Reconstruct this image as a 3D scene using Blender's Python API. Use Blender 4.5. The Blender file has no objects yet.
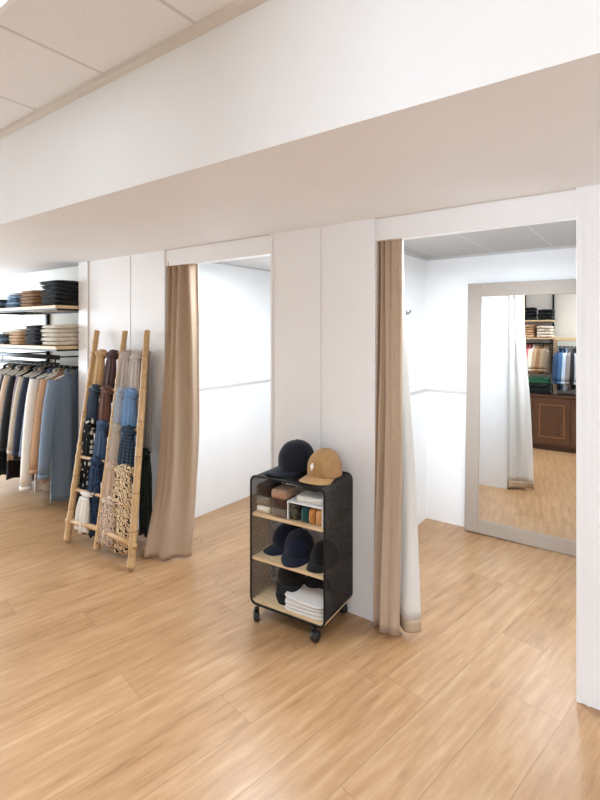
import bpy, bmesh, math, random
from mathutils import Vector, Matrix, Euler, noise
R = math.radians
rnd = random.Random(7)
scene = bpy.context.scene
col = scene.collection

# ------------------------------------------------------------------ camera
cam_data = bpy.data.cameras.new('camera')
cam = bpy.data.objects.new('camera', cam_data); col.objects.link(cam)
cam.location = (0, 0, 1.6)
cam.rotation_euler = (R(90), 0, R(36.18))
cam_data.sensor_fit = 'HORIZONTAL'
cam_data.sensor_width = 36.0
cam_data.lens = 36.0 * 490 / 600
cam_data.shift_y = -69 / 600.0
cam_data.clip_start = 0.02
scene.camera = cam

# ------------------------------------------------------------------ world, lights, exposure
world = bpy.data.worlds.new('world'); scene.world = world; world.use_nodes = True
world.node_tree.nodes['Background'].inputs[0].default_value = (0.85, 0.93, 1, 1)
world.node_tree.nodes['Background'].inputs[1].default_value = 1.0
scene.view_settings.view_transform = 'Standard'
scene.view_settings.look = 'None'
scene.view_settings.exposure = 0.52
scene.view_settings.gamma = 1
scene.view_settings.use_curve_mapping = False
scene.cycles.use_denoising = True
scene.cycles.max_bounces = 10
scene.cycles.diffuse_bounces = 6
scene.cycles.sample_clamp_indirect = 6
scene.cycles.caustics_reflective = False
scene.cycles.caustics_refractive = False

WARM = (0.80, 0.91, 1.0); COOL = (0.84, 0.93, 1.0)
# panel lights: (x, y, z, size, watts, colour, label)
PANELS = [
    (-2.07, 0.48, 2.735, 0.56, 9, WARM, 'square ceiling light panel nearest the tall white bulkhead, over the scarf ladder side'),
    (-4.68, 0.44, 2.735, 0.56, 14, WARM, 'square ceiling light panel over the hanging clothes rail'),
    (-0.78, 0.20, 2.735, 0.56, 8, WARM, 'square ceiling light panel over the bare floor before the rolling cart'),
    (1.6, -1.4, 2.735, 0.56, 20, WARM, 'square ceiling light panel near the shop window, right side'),
    (0.3, -2.9, 2.735, 0.56, 20, WARM, 'square ceiling light panel near the shop window, left side'),
    (-0.80, 2.76, 2.212, 0.36, 26, COOL, 'small square ceiling light inside the mirror cubicle'),
    (-2.35, 2.76, 2.212, 0.36, 18, COOL, 'small square ceiling light inside the empty cubicle'),
]
DAY = (0.76, 0.885, 1.0)
# area lights at three unseen windows, the two side ones added as fill: (centre, rotation, width, height, watts)
for nm, loc, rot, sx, sy, w_ in (('unseen_window_light', (0.75, -4.93, 1.35), (R(90), 0, 0), 1.9, 2.0, 130),
                                 ('unseen_window_light', (3.43, 0.6, 1.30), (R(90), 0, R(90)), 3.2, 2.1, 30),
                                 ('unseen_window_light', (-7.43, 1.0, 1.30), (R(90), 0, R(-90)), 2.5, 2.1, 114)):
    wl = bpy.data.lights.new(nm, 'AREA'); wl.shape = 'RECTANGLE'; wl.size = sx; wl.size_y = sy; wl.energy = w_; wl.color = DAY
    wlo = bpy.data.objects.new(nm, wl); col.objects.link(wlo); wlo.location = loc; wlo.rotation_euler = rot

# ------------------------------------------------------------------ material helpers
def srgb(h):
    if isinstance(h, str):
        h = h.lstrip('#'); v = [int(h[i:i + 2], 16) / 255 for i in (0, 2, 4)]
    else: v = h
    return tuple((c / 12.92 if c <= 0.04045 else ((c + 0.055) / 1.055) ** 2.4) for c in v) + (1,)
_m = {}
class NT:
    def __init__(s, name):
        s.m = bpy.data.materials.new(name); s.m.use_nodes = True
        s.t = s.m.node_tree; s.b = s.t.nodes['Principled BSDF']
    def n(s, ty, **kw):
        x = s.t.nodes.new(ty)
        for k, v in kw.items(): setattr(x, k, v)
        return x
    def l(s, a, b): s.t.links.new(a, b)
    def math(s, op, a, b=None, c=None):
        x = s.n('ShaderNodeMath', operation=op)
        for i, v in enumerate((a, b, c)):
            if v is None: continue
            if isinstance(v, (int, float)): x.inputs[i].default_value = v
            else: s.l(v, x.inputs[i])
        return x.outputs[0]
    def ramp(s, fac, stops, interp='LINEAR'):
        x = s.n('ShaderNodeValToRGB'); x.color_ramp.interpolation = interp
        e = x.color_ramp.elements
        while len(e) < len(stops): e.new(0.5)
        for i, (p, c) in enumerate(stops): e[i].position = p; e[i].color = c
        s.l(fac, x.inputs[0]); return x.outputs[0]
    def coord(s, scale=(1, 1, 1), rot=(0, 0, 0), loc=(0, 0, 0)):
        tc = s.n('ShaderNodeTexCoord'); mp = s.n('ShaderNodeMapping')
        mp.inputs['Scale'].default_value = scale; mp.inputs['Rotation'].default_value = rot; mp.inputs['Location'].default_value = loc
        s.l(tc.outputs['Object'], mp.inputs[0]); return mp.outputs[0]
    def noise(s, vec, scale, detail=3, rough=.5):
        x = s.n('ShaderNodeTexNoise'); x.inputs['Scale'].default_value = scale
        x.inputs['Detail'].default_value = detail; x.inputs['Roughness'].default_value = rough
        s.l(vec, x.inputs['Vector']); return x.outputs['Fac']
    def bump(s, h, strength=.2, dist=.01):
        x = s.n('ShaderNodeBump'); x.inputs['Strength'].default_value = strength; x.inputs['Distance'].default_value = dist
        s.l(h, x.inputs['Height']); s.l(x.outputs[0], s.b.inputs['Normal'])
def scl(c, k): return (c[0] * k, c[1] * k, c[2] * k, 1)

def paint(name, c, rough=.55, var=.015):
    if name in _m: return _m[name]
    t = NT(name); c = srgb(c); t.b.inputs['Roughness'].default_value = rough
    v = t.noise(t.coord(), 2.2, 4)
    t.l(t.ramp(v, [(0.3, scl(c, 1 - var)), (0.7, scl(c, 1 + var))]), t.b.inputs['Base Color'])
    t.bump(t.noise(t.coord(), 180, 2), .04, .002)
    _m[name] = t.m; return t.m
def fabric(name, c, rough=.9, var=.12, weave=900):
    if name in _m: return _m[name]
    t = NT(name); c = srgb(c); t.b.inputs['Roughness'].default_value = rough
    t.b.inputs['Specular IOR Level'].default_value = .2
    t.b.inputs['Sheen Weight'].default_value = .15
    v = t.noise(t.coord((1, 1, .6)), 60, 4, .6)
    t.l(t.ramp(v, [(0.25, scl(c, 1 - var)), (0.75, scl(c, 1 + var))]), t.b.inputs['Base Color'])
    t.bump(t.noise(t.coord(), weave, 2), .25, .002)
    _m[name] = t.m; return t.m
def metal(name, c, rough=.4, metallic=1.0):
    if name in _m: return _m[name]
    t = NT(name); t.b.inputs['Base Color'].default_value = srgb(c); t.b.inputs['Metallic'].default_value = metallic
    v = t.noise(t.coord(), 60, 3)
    t.l(t.math('MULTIPLY_ADD', v, .15, rough - .07), t.b.inputs['Roughness'])
    _m[name] = t.m; return t.m
def wood(name, c1, c2, scale=(1, 1, 1), rough=.45, ring=30):
    if name in _m: return _m[name]
    t = NT(name); t.b.inputs['Roughness'].default_value = rough
    v = t.noise(t.coord(scale), ring, 5, .65)
    t.l(t.ramp(v, [(0.3, srgb(c1)), (0.7, srgb(c2))]), t.b.inputs['Base Color'])
    t.bump(v, .08, .002)
    _m[name] = t.m; return t.m

def floor_material():
    t = NT('oak_floor')
    A = R(10.5)
    tc = t.n('ShaderNodeTexCoord'); sp = t.n('ShaderNodeSeparateXYZ'); t.l(tc.outputs['Object'], sp.inputs[0])
    X, Y = sp.outputs[0], sp.outputs[1]
    u = t.math('ADD', t.math('MULTIPLY', X, math.sin(A)), t.math('MULTIPLY', Y, math.cos(A)))
    v = t.math('SUBTRACT', t.math('MULTIPLY', X, math.cos(A)), t.math('MULTIPLY', Y, math.sin(A)))
    W, L = 0.2165, 1.28
    vr = t.math('DIVIDE', t.math('ADD', v, 0.941 + 40 * W), W)
    row = t.math('FLOOR', vr); vf = t.math('FRACT', vr)
    wn = t.n('ShaderNodeTexWhiteNoise', noise_dimensions='1D'); t.l(row, wn.inputs['W'])
    # joints about as in the photo: a stagger that runs by about a third of a plank per row
    st = t.math('ADD', t.math('MULTIPLY', row, .37), t.math('MULTIPLY', wn.outputs['Value'], .55))
    ur = t.math('ADD', t.math('DIVIDE', t.math('ADD', u, 30.0), L), st)
    idx = t.math('FLOOR', ur); uf = t.math('FRACT', ur)
    cmb = t.n('ShaderNodeCombineXYZ'); t.l(row, cmb.inputs[0]); t.l(idx, cmb.inputs[1])
    wn2 = t.n('ShaderNodeTexWhiteNoise', noise_dimensions='3D'); t.l(cmb.outputs[0], wn2.inputs['Vector'])
    rv = wn2.outputs['Value']
    # seams
    def edge(f, size, w):
        d = t.math('MULTIPLY', t.math('MINIMUM', f, t.math('SUBTRACT', 1.0, f)), size)
        return t.math('LESS_THAN', d, w)
    seam = t.math('MAXIMUM', edge(vf, W, .0013), edge(uf, L, .0012))
    # grain coordinates: stretched along the plank, shifted per plank
    c3 = t.n('ShaderNodeCombineXYZ')
    t.l(t.math('ADD', t.math('MULTIPLY', u, 1.6), t.math('MULTIPLY', rv, 37.0)), c3.inputs[0])
    t.l(t.math('ADD', t.math('MULTIPLY', v, 13.0), t.math('MULTIPLY', rv, 53.0)), c3.inputs[1])
    g1 = t.noise(c3.outputs[0], 2.0, 6, .62)
    c4 = t.n('ShaderNodeCombineXYZ')
    t.l(t.math('MULTIPLY', u, 5.0), c4.inputs[0]); t.l(t.math('MULTIPLY', v, 90.0), c4.inputs[1]); t.l(rv, c4.inputs[2])
    g2 = t.noise(c4.outputs[0], 2.2, 4, .6)
    g3 = t.noise(tc.outputs['Object'], 1.4, 2)
    base = t.ramp(t.math('ADD', t.math('MULTIPLY', g1, .72), t.math('ADD', t.math('MULTIPLY', g2, .22), t.math('MULTIPLY', rv, .10))),
                  [(0.31, srgb('#825c39')), (0.44, srgb('#a07953')), (0.57, srgb('#ad8761')), (0.72, srgb('#bc9a76'))])
    # a few knots
    kc = t.n('ShaderNodeCombineXYZ'); t.l(t.math('MULTIPLY', u, 2.2), kc.inputs[0]); t.l(t.math('MULTIPLY', v, 4.6), kc.inputs[1])
    vo = t.n('ShaderNodeTexVoronoi'); vo.inputs['Scale'].default_value = 1.0; t.l(kc.outputs[0], vo.inputs['Vector'])
    kn = t.ramp(vo.outputs['Distance'], [(0.0, (.62, .62, .62, 1)), (0.10, (1, 1, 1, 1))])
    mx = t.n('ShaderNodeMix', data_type='RGBA', blend_type='MULTIPLY'); mx.inputs[0].default_value = .7
    t.l(base, mx.inputs[6]); t.l(kn, mx.inputs[7])
    ms = t.n('ShaderNodeMix', data_type='RGBA'); t.l(t.math('MULTIPLY', seam, .62), ms.inputs[0])
    t.l(mx.outputs[2], ms.inputs[6]); ms.inputs[7].default_value = srgb('#6b4a30')
    t.l(ms.outputs[2], t.b.inputs['Base Color'])
    t.l(t.math('ADD', t.math('MULTIPLY', g2, .14), .25), t.b.inputs['Roughness'])
    t.b.inputs['Specular IOR Level'].default_value = .65
    t.bump(t.math('SUBTRACT', t.math('MULTIPLY', g2, .3), seam), .10, .002)
    return t.m

def tile_material(name, c, line, w=.6, l=1.2, ox=0., oy=0., lw=.010):
    t = NT(name); t.b.inputs['Roughness'].default_value = .8
    tc = t.n('ShaderNodeTexCoord'); sp = t.n('ShaderNodeSeparateXYZ'); t.l(tc.outputs['Object'], sp.inputs[0])
    def e(x, o, s):
        f = t.math('FRACT', t.math('DIVIDE', t.math('ADD', x, o + 20 * s), s))
        d = t.math('MULTIPLY', t.math('MINIMUM', f, t.math('SUBTRACT', 1.0, f)), s)
        return t.math('LESS_THAN', d, lw)
    s = t.math('MAXIMUM', e(sp.outputs[0], ox, w), e(sp.outputs[1], oy, l))
    c = srgb(c)
    v = t.noise(tc.outputs['Object'], 90, 3)
    b = t.ramp(v, [(.3, scl(c, .97)), (.7, scl(c, 1.02))])
    m = t.n('ShaderNodeMix', data_type='RGBA'); t.l(s, m.inputs[0]); t.l(b, m.inputs[6]); m.inputs[7].default_value = srgb(line)
    t.l(m.outputs[2], t.b.inputs['Base Color'])
    t.bump(t.math('SUBTRACT', t.math('MULTIPLY', v, .2), s), .3, .004)
    return t.m

def pattern(name, kind, a, b, scale=40, c=None):
    if name in _m: return _m[name]
    t = NT(name); t.b.inputs['Roughness'].default_value = .9; t.b.inputs['Specular IOR Level'].default_value = .2
    a, b = srgb(a), srgb(b)
    if kind == 'dots':
        vo = t.n('ShaderNodeTexVoronoi'); vo.inputs['Scale'].default_value = scale; vo.inputs['Randomness'].default_value = .6
        t.l(t.coord(), vo.inputs['Vector'])
        o = t.ramp(vo.outputs['Distance'], [(0, b), (.33, a)], 'CONSTANT')
    elif kind == 'print':
        w1 = t.n('ShaderNodeTexWave', wave_type='BANDS', bands_direction='DIAGONAL'); w1.inputs['Scale'].default_value = scale
        w1.inputs['Distortion'].default_value = 9; w1.inputs['Detail'].default_value = 1; w1.inputs['Detail Scale'].default_value = 2
        t.l(t.coord(), w1.inputs['Vector'])
        o = t.ramp(w1.outputs['Fac'], [(0, b), (.22, a)], 'CONSTANT')
    elif kind == 'plaid':
        tc = t.n('ShaderNodeTexCoord'); sp = t.n('ShaderNodeSeparateXYZ'); t.l(tc.outputs['Object'], sp.inputs[0])
        def f(x, w): return t.math('LESS_THAN', t.math('FRACT', t.math('MULTIPLY', x, scale)), w)
        s = t.math('MAXIMUM', f(sp.outputs[0], .16), f(sp.outputs[2], .16))
        m = t.n('ShaderNodeMix', data_type='RGBA'); t.l(s, m.inputs[0]); m.inputs[6].default_value = a; m.inputs[7].default_value = b
        o = m.outputs[2]
    else:  # mottle
        o = t.ramp(t.noise(t.coord(), scale, 4), [(.42, a), (.58, b)])
    t.l(o, t.b.inputs['Base Color'])
    t.bump(t.noise(t.coord(), 500, 2), .2, .002)
    _m[name] = t.m; return t.m

# ------------------------------------------------------------------ mesh helpers
class MB:
    def __init__(s): s.v = []; s.f = []
    def add(s, vs, fs):
        o = len(s.v); s.v += [tuple(v) for v in vs]; s.f += [tuple(i + o for i in f) for f in fs]; return s
    def box(s, x0, x1, y0, y1, z0, z1):
        v = [(x, y, z) for z in (z0, z1) for y in (y0, y1) for x in (x0, x1)]
        return s.add(v, [(0, 2, 3, 1), (4, 5, 7, 6), (0, 1, 5, 4), (2, 6, 7, 3), (0, 4, 6, 2), (1, 3, 7, 5)])
    def loft(s, rings, cap=True, closed=False):
        n = len(rings[0]); v = [p for r in rings for p in r]; f = []
        m = len(rings)
        for i in range(m if closed else m - 1):
            a, b = i * n, ((i + 1) % m) * n
            for j in range(n): f.append((a + j, a + (j + 1) % n, b + (j + 1) % n, b + j))
        if cap and not closed: f.append(tuple(range(n))[::-1]); f.append(tuple((m - 1) * n + j for j in range(n)))
        return s.add(v, f)
    def tube(s, pts, r, n=10, closed=False, cap=True):
        pts = [Vector(p) for p in pts]; rings = []; m = len(pts)
        rr = r if isinstance(r, (list, tuple)) else [r] * m
        up = None
        for i, p in enumerate(pts):
            if closed: d = pts[(i + 1) % m] - pts[i - 1]
            else: d = pts[min(i + 1, m - 1)] - pts[max(i - 1, 0)]
            d.normalize()
            if up is None: up = Vector((0, 0, 1)) if abs(d.z) < .9 else Vector((1, 0, 0))
            a = d.cross(up).normalized(); b = a.cross(d).normalized(); up = b
            rings.append([p + (a * math.cos(2 * math.pi * j / n) + b * math.sin(2 * math.pi * j / n)) * rr[i] for j in range(n)])
        return s.loft(rings, cap, closed)
    def lathe(s, prof, n=24, loc=(0, 0, 0), axis='z'):
        rings = []
        for r, z in prof:
            ring = []
            for j in range(n):
                a = 2 * math.pi * j / n; p = (r * math.cos(a), r * math.sin(a), z)
                if axis == 'y': p = (p[0], p[2], p[1])
                if axis == 'x': p = (p[2], p[0], p[1])
                ring.append((p[0] + loc[0], p[1] + loc[1], p[2] + loc[2]))
            rings.append(ring)
        return s.loft(rings)
    def grid(s, fn, nu, nv, closeu=False):
        v = [fn(i / nu, j / nv) for i in range(nu if closeu else nu + 1) for j in range(nv + 1)]
        m = nv + 1; cnt = nu if closeu else nu + 1; f = []
        for i in range(nu):
            for j in range(nv):
                a = (i % cnt) * m; b = ((i + 1) % cnt) * m
                f.append((a + j, b + j, b + j + 1, a + j + 1))
        return s.add(v, f)
    def build(s, name, mat, parent=None, smooth=False, loc=None, rot=None, solid=None, bevel=None, sub=0):
        me = bpy.data.meshes.new(name); me.from_pydata(s.v, [], s.f); me.update()
        bm = bmesh.new(); bm.from_mesh(me); bmesh.ops.recalc_face_normals(bm, faces=bm.faces); bm.to_mesh(me); bm.free()
        if smooth:
            for p in me.polygons: p.use_smooth = True
        me.materials.append(mat)
        o = bpy.data.objects.new(name, me); col.objects.link(o)
        if parent: o.parent = parent
        if loc: o.location = loc
        if rot: o.rotation_euler = rot
        if solid:
            m = o.modifiers.new('s', 'SOLIDIFY'); m.thickness = solid; m.offset = 0
        if bevel:
            m = o.modifiers.new('b', 'BEVEL'); m.width = bevel; m.segments = 2; m.limit_method = 'ANGLE'; m.angle_limit = R(40)
        if sub:
            m = o.modifiers.new('u', 'SUBSURF'); m.levels = sub; m.render_levels = sub
        return o
def tag(o, label, cat, group=None, kind=None):
    o['label'] = label; o['category'] = cat
    if group: o['group'] = group
    if kind: o['kind'] = kind
    return o
def thing(name, label, cat, loc=(0, 0, 0), rz=0, group=None):
    o = bpy.data.objects.new(name, None); col.objects.link(o); o.location = loc; o.rotation_euler = (0, 0, rz)
    o.empty_display_size = .1
    return tag(o, label, cat, group)
def struct(name, mb, mat, parent=None, **kw):
    o = mb.build(name, mat, parent, **kw)
    if parent is None: o['kind'] = 'structure'
    return o
def lerp(a, b, t): return tuple(a[i] + (b[i] - a[i]) * t for i in range(len(a)))

# ------------------------------------------------------------------ materials
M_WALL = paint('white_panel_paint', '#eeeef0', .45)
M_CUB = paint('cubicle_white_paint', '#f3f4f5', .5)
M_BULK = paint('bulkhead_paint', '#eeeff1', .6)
M_TRIM = paint('white_trim_paint', '#eeeef0', .4)
M_GREYTRIM = paint('pale_grey_trim', '#c9c8c6', .45)
M_SEAM_SHADOW = paint('seam_shadow_grey', '#cfcac5', .6)
M_BEIGEWALL = paint('cream_wall_paint', '#e9e4db', .6)
M_BLACKM = metal('black_powder_metal', '#1c1b1b', .45, .6)
M_BAM = wood('bamboo_cane', '#b08a5c', '#d0ac7c', (6, 6, 1.2), .45, 14)
def _bamboo_bands():
    t = M_BAM.node_tree; b = t.nodes['Principled BSDF']; src = b.inputs['Base Color'].links[0].from_socket
    tc = t.nodes.new('ShaderNodeTexCoord'); sp = t.nodes.new('ShaderNodeSeparateXYZ'); t.links.new(tc.outputs['Object'], sp.inputs[0])
    def m(op, a, v):
        x = t.nodes.new('ShaderNodeMath'); x.operation = op; t.links.new(a, x.inputs[0]); x.inputs[1].default_value = v; return x.outputs[0]
    f = m('LESS_THAN', m('FRACT', m('DIVIDE', sp.outputs[2], .235), 0), .035)
    mx = t.nodes.new('ShaderNodeMix'); mx.data_type = 'RGBA'; t.links.new(m('MULTIPLY', f, .6), mx.inputs[0]); t.links.new(src, mx.inputs[6]); mx.inputs[7].default_value = srgb('#7a5530')
    t.links.new(mx.outputs[2], b.inputs['Base Color'])
_bamboo_bands()
M_NODE = wood('bamboo_node', '#8d6238', '#b08353', (2, 2, 2), .6, 40)
M_SHELFW = wood('light_oak_shelf', '#d3b48c', '#e4cca8', (1, 12, 12), .5, 6)
M_SHELFY = wood('light_oak_board', '#cfb089', '#e3cba6', (1.5, 14, 14), .5, 5)
M_CHEST = wood('brown_walnut_wood', '#4a2f1e', '#68462f', (10, 10, 1), .4, 7)
M_GOLD = wood('inlay_light_wood', '#8a5c36', '#a07044', (3, 3, 3), .4, 10)
M_CURT = fabric('beige_curtain_fabric', '#bba48e', .9, .06)
M_LIN = fabric('white_curtain_lining', '#efeeec', .85, .02)
_t = M_LIN.node_tree; _o = _t.nodes['Material Output']; _mx = _t.nodes.new('ShaderNodeMixShader'); _tr = _t.nodes.new('ShaderNodeBsdfTranslucent')
_tr.inputs[0].default_value = (.92, .91, .89, 1); _mx.inputs[0].default_value = .45
_t.links.new(_t.nodes['Principled BSDF'].outputs[0], _mx.inputs[1]); _t.links.new(_tr.outputs[0], _mx.inputs[2]); _t.links.new(_mx.outputs[0], _o.inputs['Surface'])
M_HEM = fabric('beige_curtain_hem', '#b8a188', .9, .05)
M_HANGW = paint('white_hanger_plastic', '#e8e2d8', .4)

# ------------------------------------------------------------------ structure
PY = 2.415          # face of the cubicle partition
CZ = 2.22           # underside of the bulkhead and cubicle ceilings
HZ = 2.095          # underside of the two cubicle headers
MZ = 2.74           # main ceiling
JL1, JR1, JL2, JR2 = -3.045, -1.995, -1.256, -0.284
LE = -4.25          # left end of the partition
BK = 4.02           # back wall of the cubicles
struct('floor', MB().box(-7.6, 3.6, -5.1, 4.2, -.06, 0), floor_material())
M_MTILE = tile_material('main_ceiling_tiles', '#e8e6e6', '#cfcac6', .6, 1.2, 1.385, -1.275 + 1.2, .009)
o = struct('ceiling', MB().box(-7.6, 3.6, -5.1, 1.275, MZ, MZ + .05), M_MTILE)
struct('trim_1', MB().box(-7.6, 3.6, 1.235, 1.275, MZ - .022, MZ), paint('ceiling_edge_trim', '#d8cfc6', .5))
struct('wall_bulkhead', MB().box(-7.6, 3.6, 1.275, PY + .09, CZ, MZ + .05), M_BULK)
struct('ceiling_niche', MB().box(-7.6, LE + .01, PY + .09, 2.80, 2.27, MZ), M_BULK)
# partition panels
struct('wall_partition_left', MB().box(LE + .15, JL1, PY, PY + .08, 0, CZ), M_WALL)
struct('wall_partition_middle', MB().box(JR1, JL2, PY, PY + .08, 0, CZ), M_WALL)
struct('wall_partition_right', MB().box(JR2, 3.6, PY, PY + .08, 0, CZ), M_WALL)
struct('trim_2', MB().box(LE, LE + .15, PY - .012, PY + .10, 0, CZ), M_TRIM, bevel=.003)
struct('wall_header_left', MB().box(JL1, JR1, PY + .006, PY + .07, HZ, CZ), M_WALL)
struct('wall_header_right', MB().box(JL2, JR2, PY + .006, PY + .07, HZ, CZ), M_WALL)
k = 3
for x in (-3.49, -1.62, JR2 + .043):            # thin joint covers between panels
    struct('trim_%d' % k, MB().box(x - .006, x + .006, PY - .004, PY, 0, CZ), M_TRIM); k += 1
for x0, x1 in ((JL1 - .016, JL1 + .002), (JR1 - .002, JR1 + .016), (JL2 - .016, JL2 + .002), (JR2 - .002, JR2 + .016)):   # jamb edging
    struct('trim_%d' % k, MB().box(x0, x1, PY - .005, PY + .085, 0, CZ), M_TRIM, bevel=.002); k += 1
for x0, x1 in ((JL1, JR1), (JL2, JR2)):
    struct('trim_%d' % k, MB().box(x0 + .002, x1 - .002, PY - .001, PY + .008, CZ - .007, CZ), M_SEAM_SHADOW); k += 1  # grey line paints the shadow along the top of each header
struct('trim_%d' % k, MB().box(LE + .15, LE + .156, PY - .003, PY, 0, CZ), M_SEAM_SHADOW); k += 1
# cubicle shells
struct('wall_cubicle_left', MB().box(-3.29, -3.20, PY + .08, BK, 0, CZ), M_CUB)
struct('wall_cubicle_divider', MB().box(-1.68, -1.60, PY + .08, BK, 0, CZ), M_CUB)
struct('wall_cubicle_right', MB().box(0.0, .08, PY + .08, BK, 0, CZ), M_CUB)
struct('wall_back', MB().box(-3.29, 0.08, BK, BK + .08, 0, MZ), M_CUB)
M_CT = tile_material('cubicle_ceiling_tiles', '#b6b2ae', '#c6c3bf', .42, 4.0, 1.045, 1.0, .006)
struct('ceiling_cubicle', MB().box(-1.60, 0.0, PY + .08, BK, CZ, CZ + .05), M_CT)
M_CT1 = tile_material('empty_cubicle_ceiling_tiles', '#d6d4d1', '#bfbcb8', .6, 1.2, .2, .4, .007)
struct('ceiling_cubicle_left', MB().box(-3.20, -1.68, PY + .08, BK, CZ, CZ + .05), M_CT1)
for x0, x1, y0, y1 in ((-3.20, -3.194, PY + .08, BK), (-1.60, -1.594, PY + .08, BK), (-.006, 0, PY + .08, BK), (-1.594, -.006, BK - .006, BK), (-3.194, -1.68, BK - .006, BK)):
    struct('trim_%d' % k, MB().box(x0, x1, y0, y1, 1.085, 1.108), M_GREYTRIM); k += 1
struct('trim_%d' % k, MB().box(-1.594, -.006, BK - .014, BK, CZ - .02, CZ), M_GREYTRIM); k += 1
struct('trim_%d' % k, MB().box(-1.60, -1.586, PY + .08, BK - .014, CZ - .02, CZ), M_GREYTRIM); k += 1
struct('trim_%d' % k, MB().box(-3.20, -3.186, PY + .08, BK, CZ - .016, CZ), M_GREYTRIM); k += 1
# clothes recess, outer walls
struct('wall_niche', MB().box(-7.6, LE + .05, 2.72, 2.80, 0, 2.27), M_BEIGEWALL)
struct('wall_niche_side', MB().box(LE, LE + .05, PY + .10, 2.72, 0, 2.27), M_BEIGEWALL)
struct('wall_left', MB().box(-7.6, -7.5, -.45, 2.72, 0, .2).box(-7.6, -7.5, -.45, 2.72, 2.4, MZ).box(-7.6, -7.5, -.45, -.3, .2, 2.4).box(-7.6, -7.5, 2.3, 2.72, .2, 2.4), M_BEIGEWALL)
struct('wall_rear', MB().box(-7.6, -.48, -.53, -.45, 0, MZ), M_BEIGEWALL)
struct('wall_rear_side', MB().box(-.56, -.48, -5.0, -.53, 0, MZ), M_BEIGEWALL)
struct('wall_right', MB().box(3.5, 3.6, -5.0, PY, 0, .2).box(3.5, 3.6, -5.0, PY, 2.4, MZ).box(3.5, 3.6, -5.0, -1.1, .2, 2.4).box(3.5, 3.6, 2.3, PY, .2, 2.4), M_BEIGEWALL)
mb = MB().box(-.56, 3.6, -5.1, -5.0, 0, .3); mb.box(-.56, 3.6, -5.1, -5.0, 2.4, MZ); mb.box(-.56, -.2, -5.1, -5.0, .3, 2.4); mb.box(3.3, 3.6, -5.1, -5.0, .3, 2.4)
struct('wall_front', mb, M_BEIGEWALL)
w = struct('window_1', MB().box(-.2, -.14, -5.08, -5.02, .3, 2.4).box(3.24, 3.3, -5.08, -5.02, .3, 2.4).box(1.52, 1.58, -5.08, -5.02, .3, 2.4).box(-.2, 3.3, -5.08, -5.02, .3, .36).box(-.2, 3.3, -5.08, -5.02, 2.34, 2.4), M_BLACKM)
g = NT('window_glass'); g.b.inputs['Transmission Weight'].default_value = 1; g.b.inputs['Roughness'].default_value = 0; g.b.inputs['IOR'].default_value = 1.1
def added_side_window(name, x, y0, y1):
    m = MB()
    for a, b in ((y0, y0 + .06), (y1 - .06, y1), ((y0 + y1) / 2 - .03, (y0 + y1) / 2 + .03)): m.box(x, x + .06, a, b, .2, 2.4)
    m.box(x, x + .06, y0, y1, .2, .26).box(x, x + .06, y0, y1, 2.34, 2.4)
    f = struct(name, m, M_BLACKM)
    struct('window_pane', MB().box(x + .025, x + .033, y0 + .06, y1 - .06, .26, 2.34), g.m, f)
_side = [('window_added_right', 3.52, -1.1, 2.3), ('window_added_left', -7.58, -.3, 2.3)]  # both side windows are added out of view to brighten soffit and partition
struct('window_pane', MB().box(-.14, 3.24, -5.055, -5.047, .36, 2.34), g.m, w)

for a_ in _side: added_side_window(*a_)
# ------------------------------------------------------------------ ceiling light panels
def emis(name, c, s):
    t = NT(name); t.b.inputs['Base Color'].default_value = c + (1,)
    t.b.inputs['Emission Color'].default_value = c + (1,); t.b.inputs['Emission Strength'].default_value = s
    return t.m
M_DIFW = emis('warm_light_diffuser', WARM, 3.0); M_DIFC = emis('cool_light_diffuser', COOL, 3.0)
for (x, y, z, s, watts, c, lab) in PANELS:
    t = thing('ceiling_light', lab, 'ceiling light', (x, y, z), 0, 'square ceiling lights')
    h = s / 2; q = h + .018
    MB().box(-q, q, -q, -h, -.008, .004).box(-q, q, h, q, -.008, .004).box(-q, -h, -h, h, -.008, .004).box(h, q, -h, h, -.008, .004).build('frame', M_TRIM, t)
    MB().box(-h, h, -h, h, -.003, .003).build('diffuser', M_DIFW if c is WARM else M_DIFC, t)
    ld = bpy.data.lights.new('panel_lamp', 'AREA'); ld.size = s; ld.energy = watts; ld.color = c; ld.spread = R(95) if z > 2.5 else R(172)
    lo = bpy.data.objects.new('panel_lamp', ld); col.objects.link(lo); lo.parent = t; lo.location = (0, 0, -.012)

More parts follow.
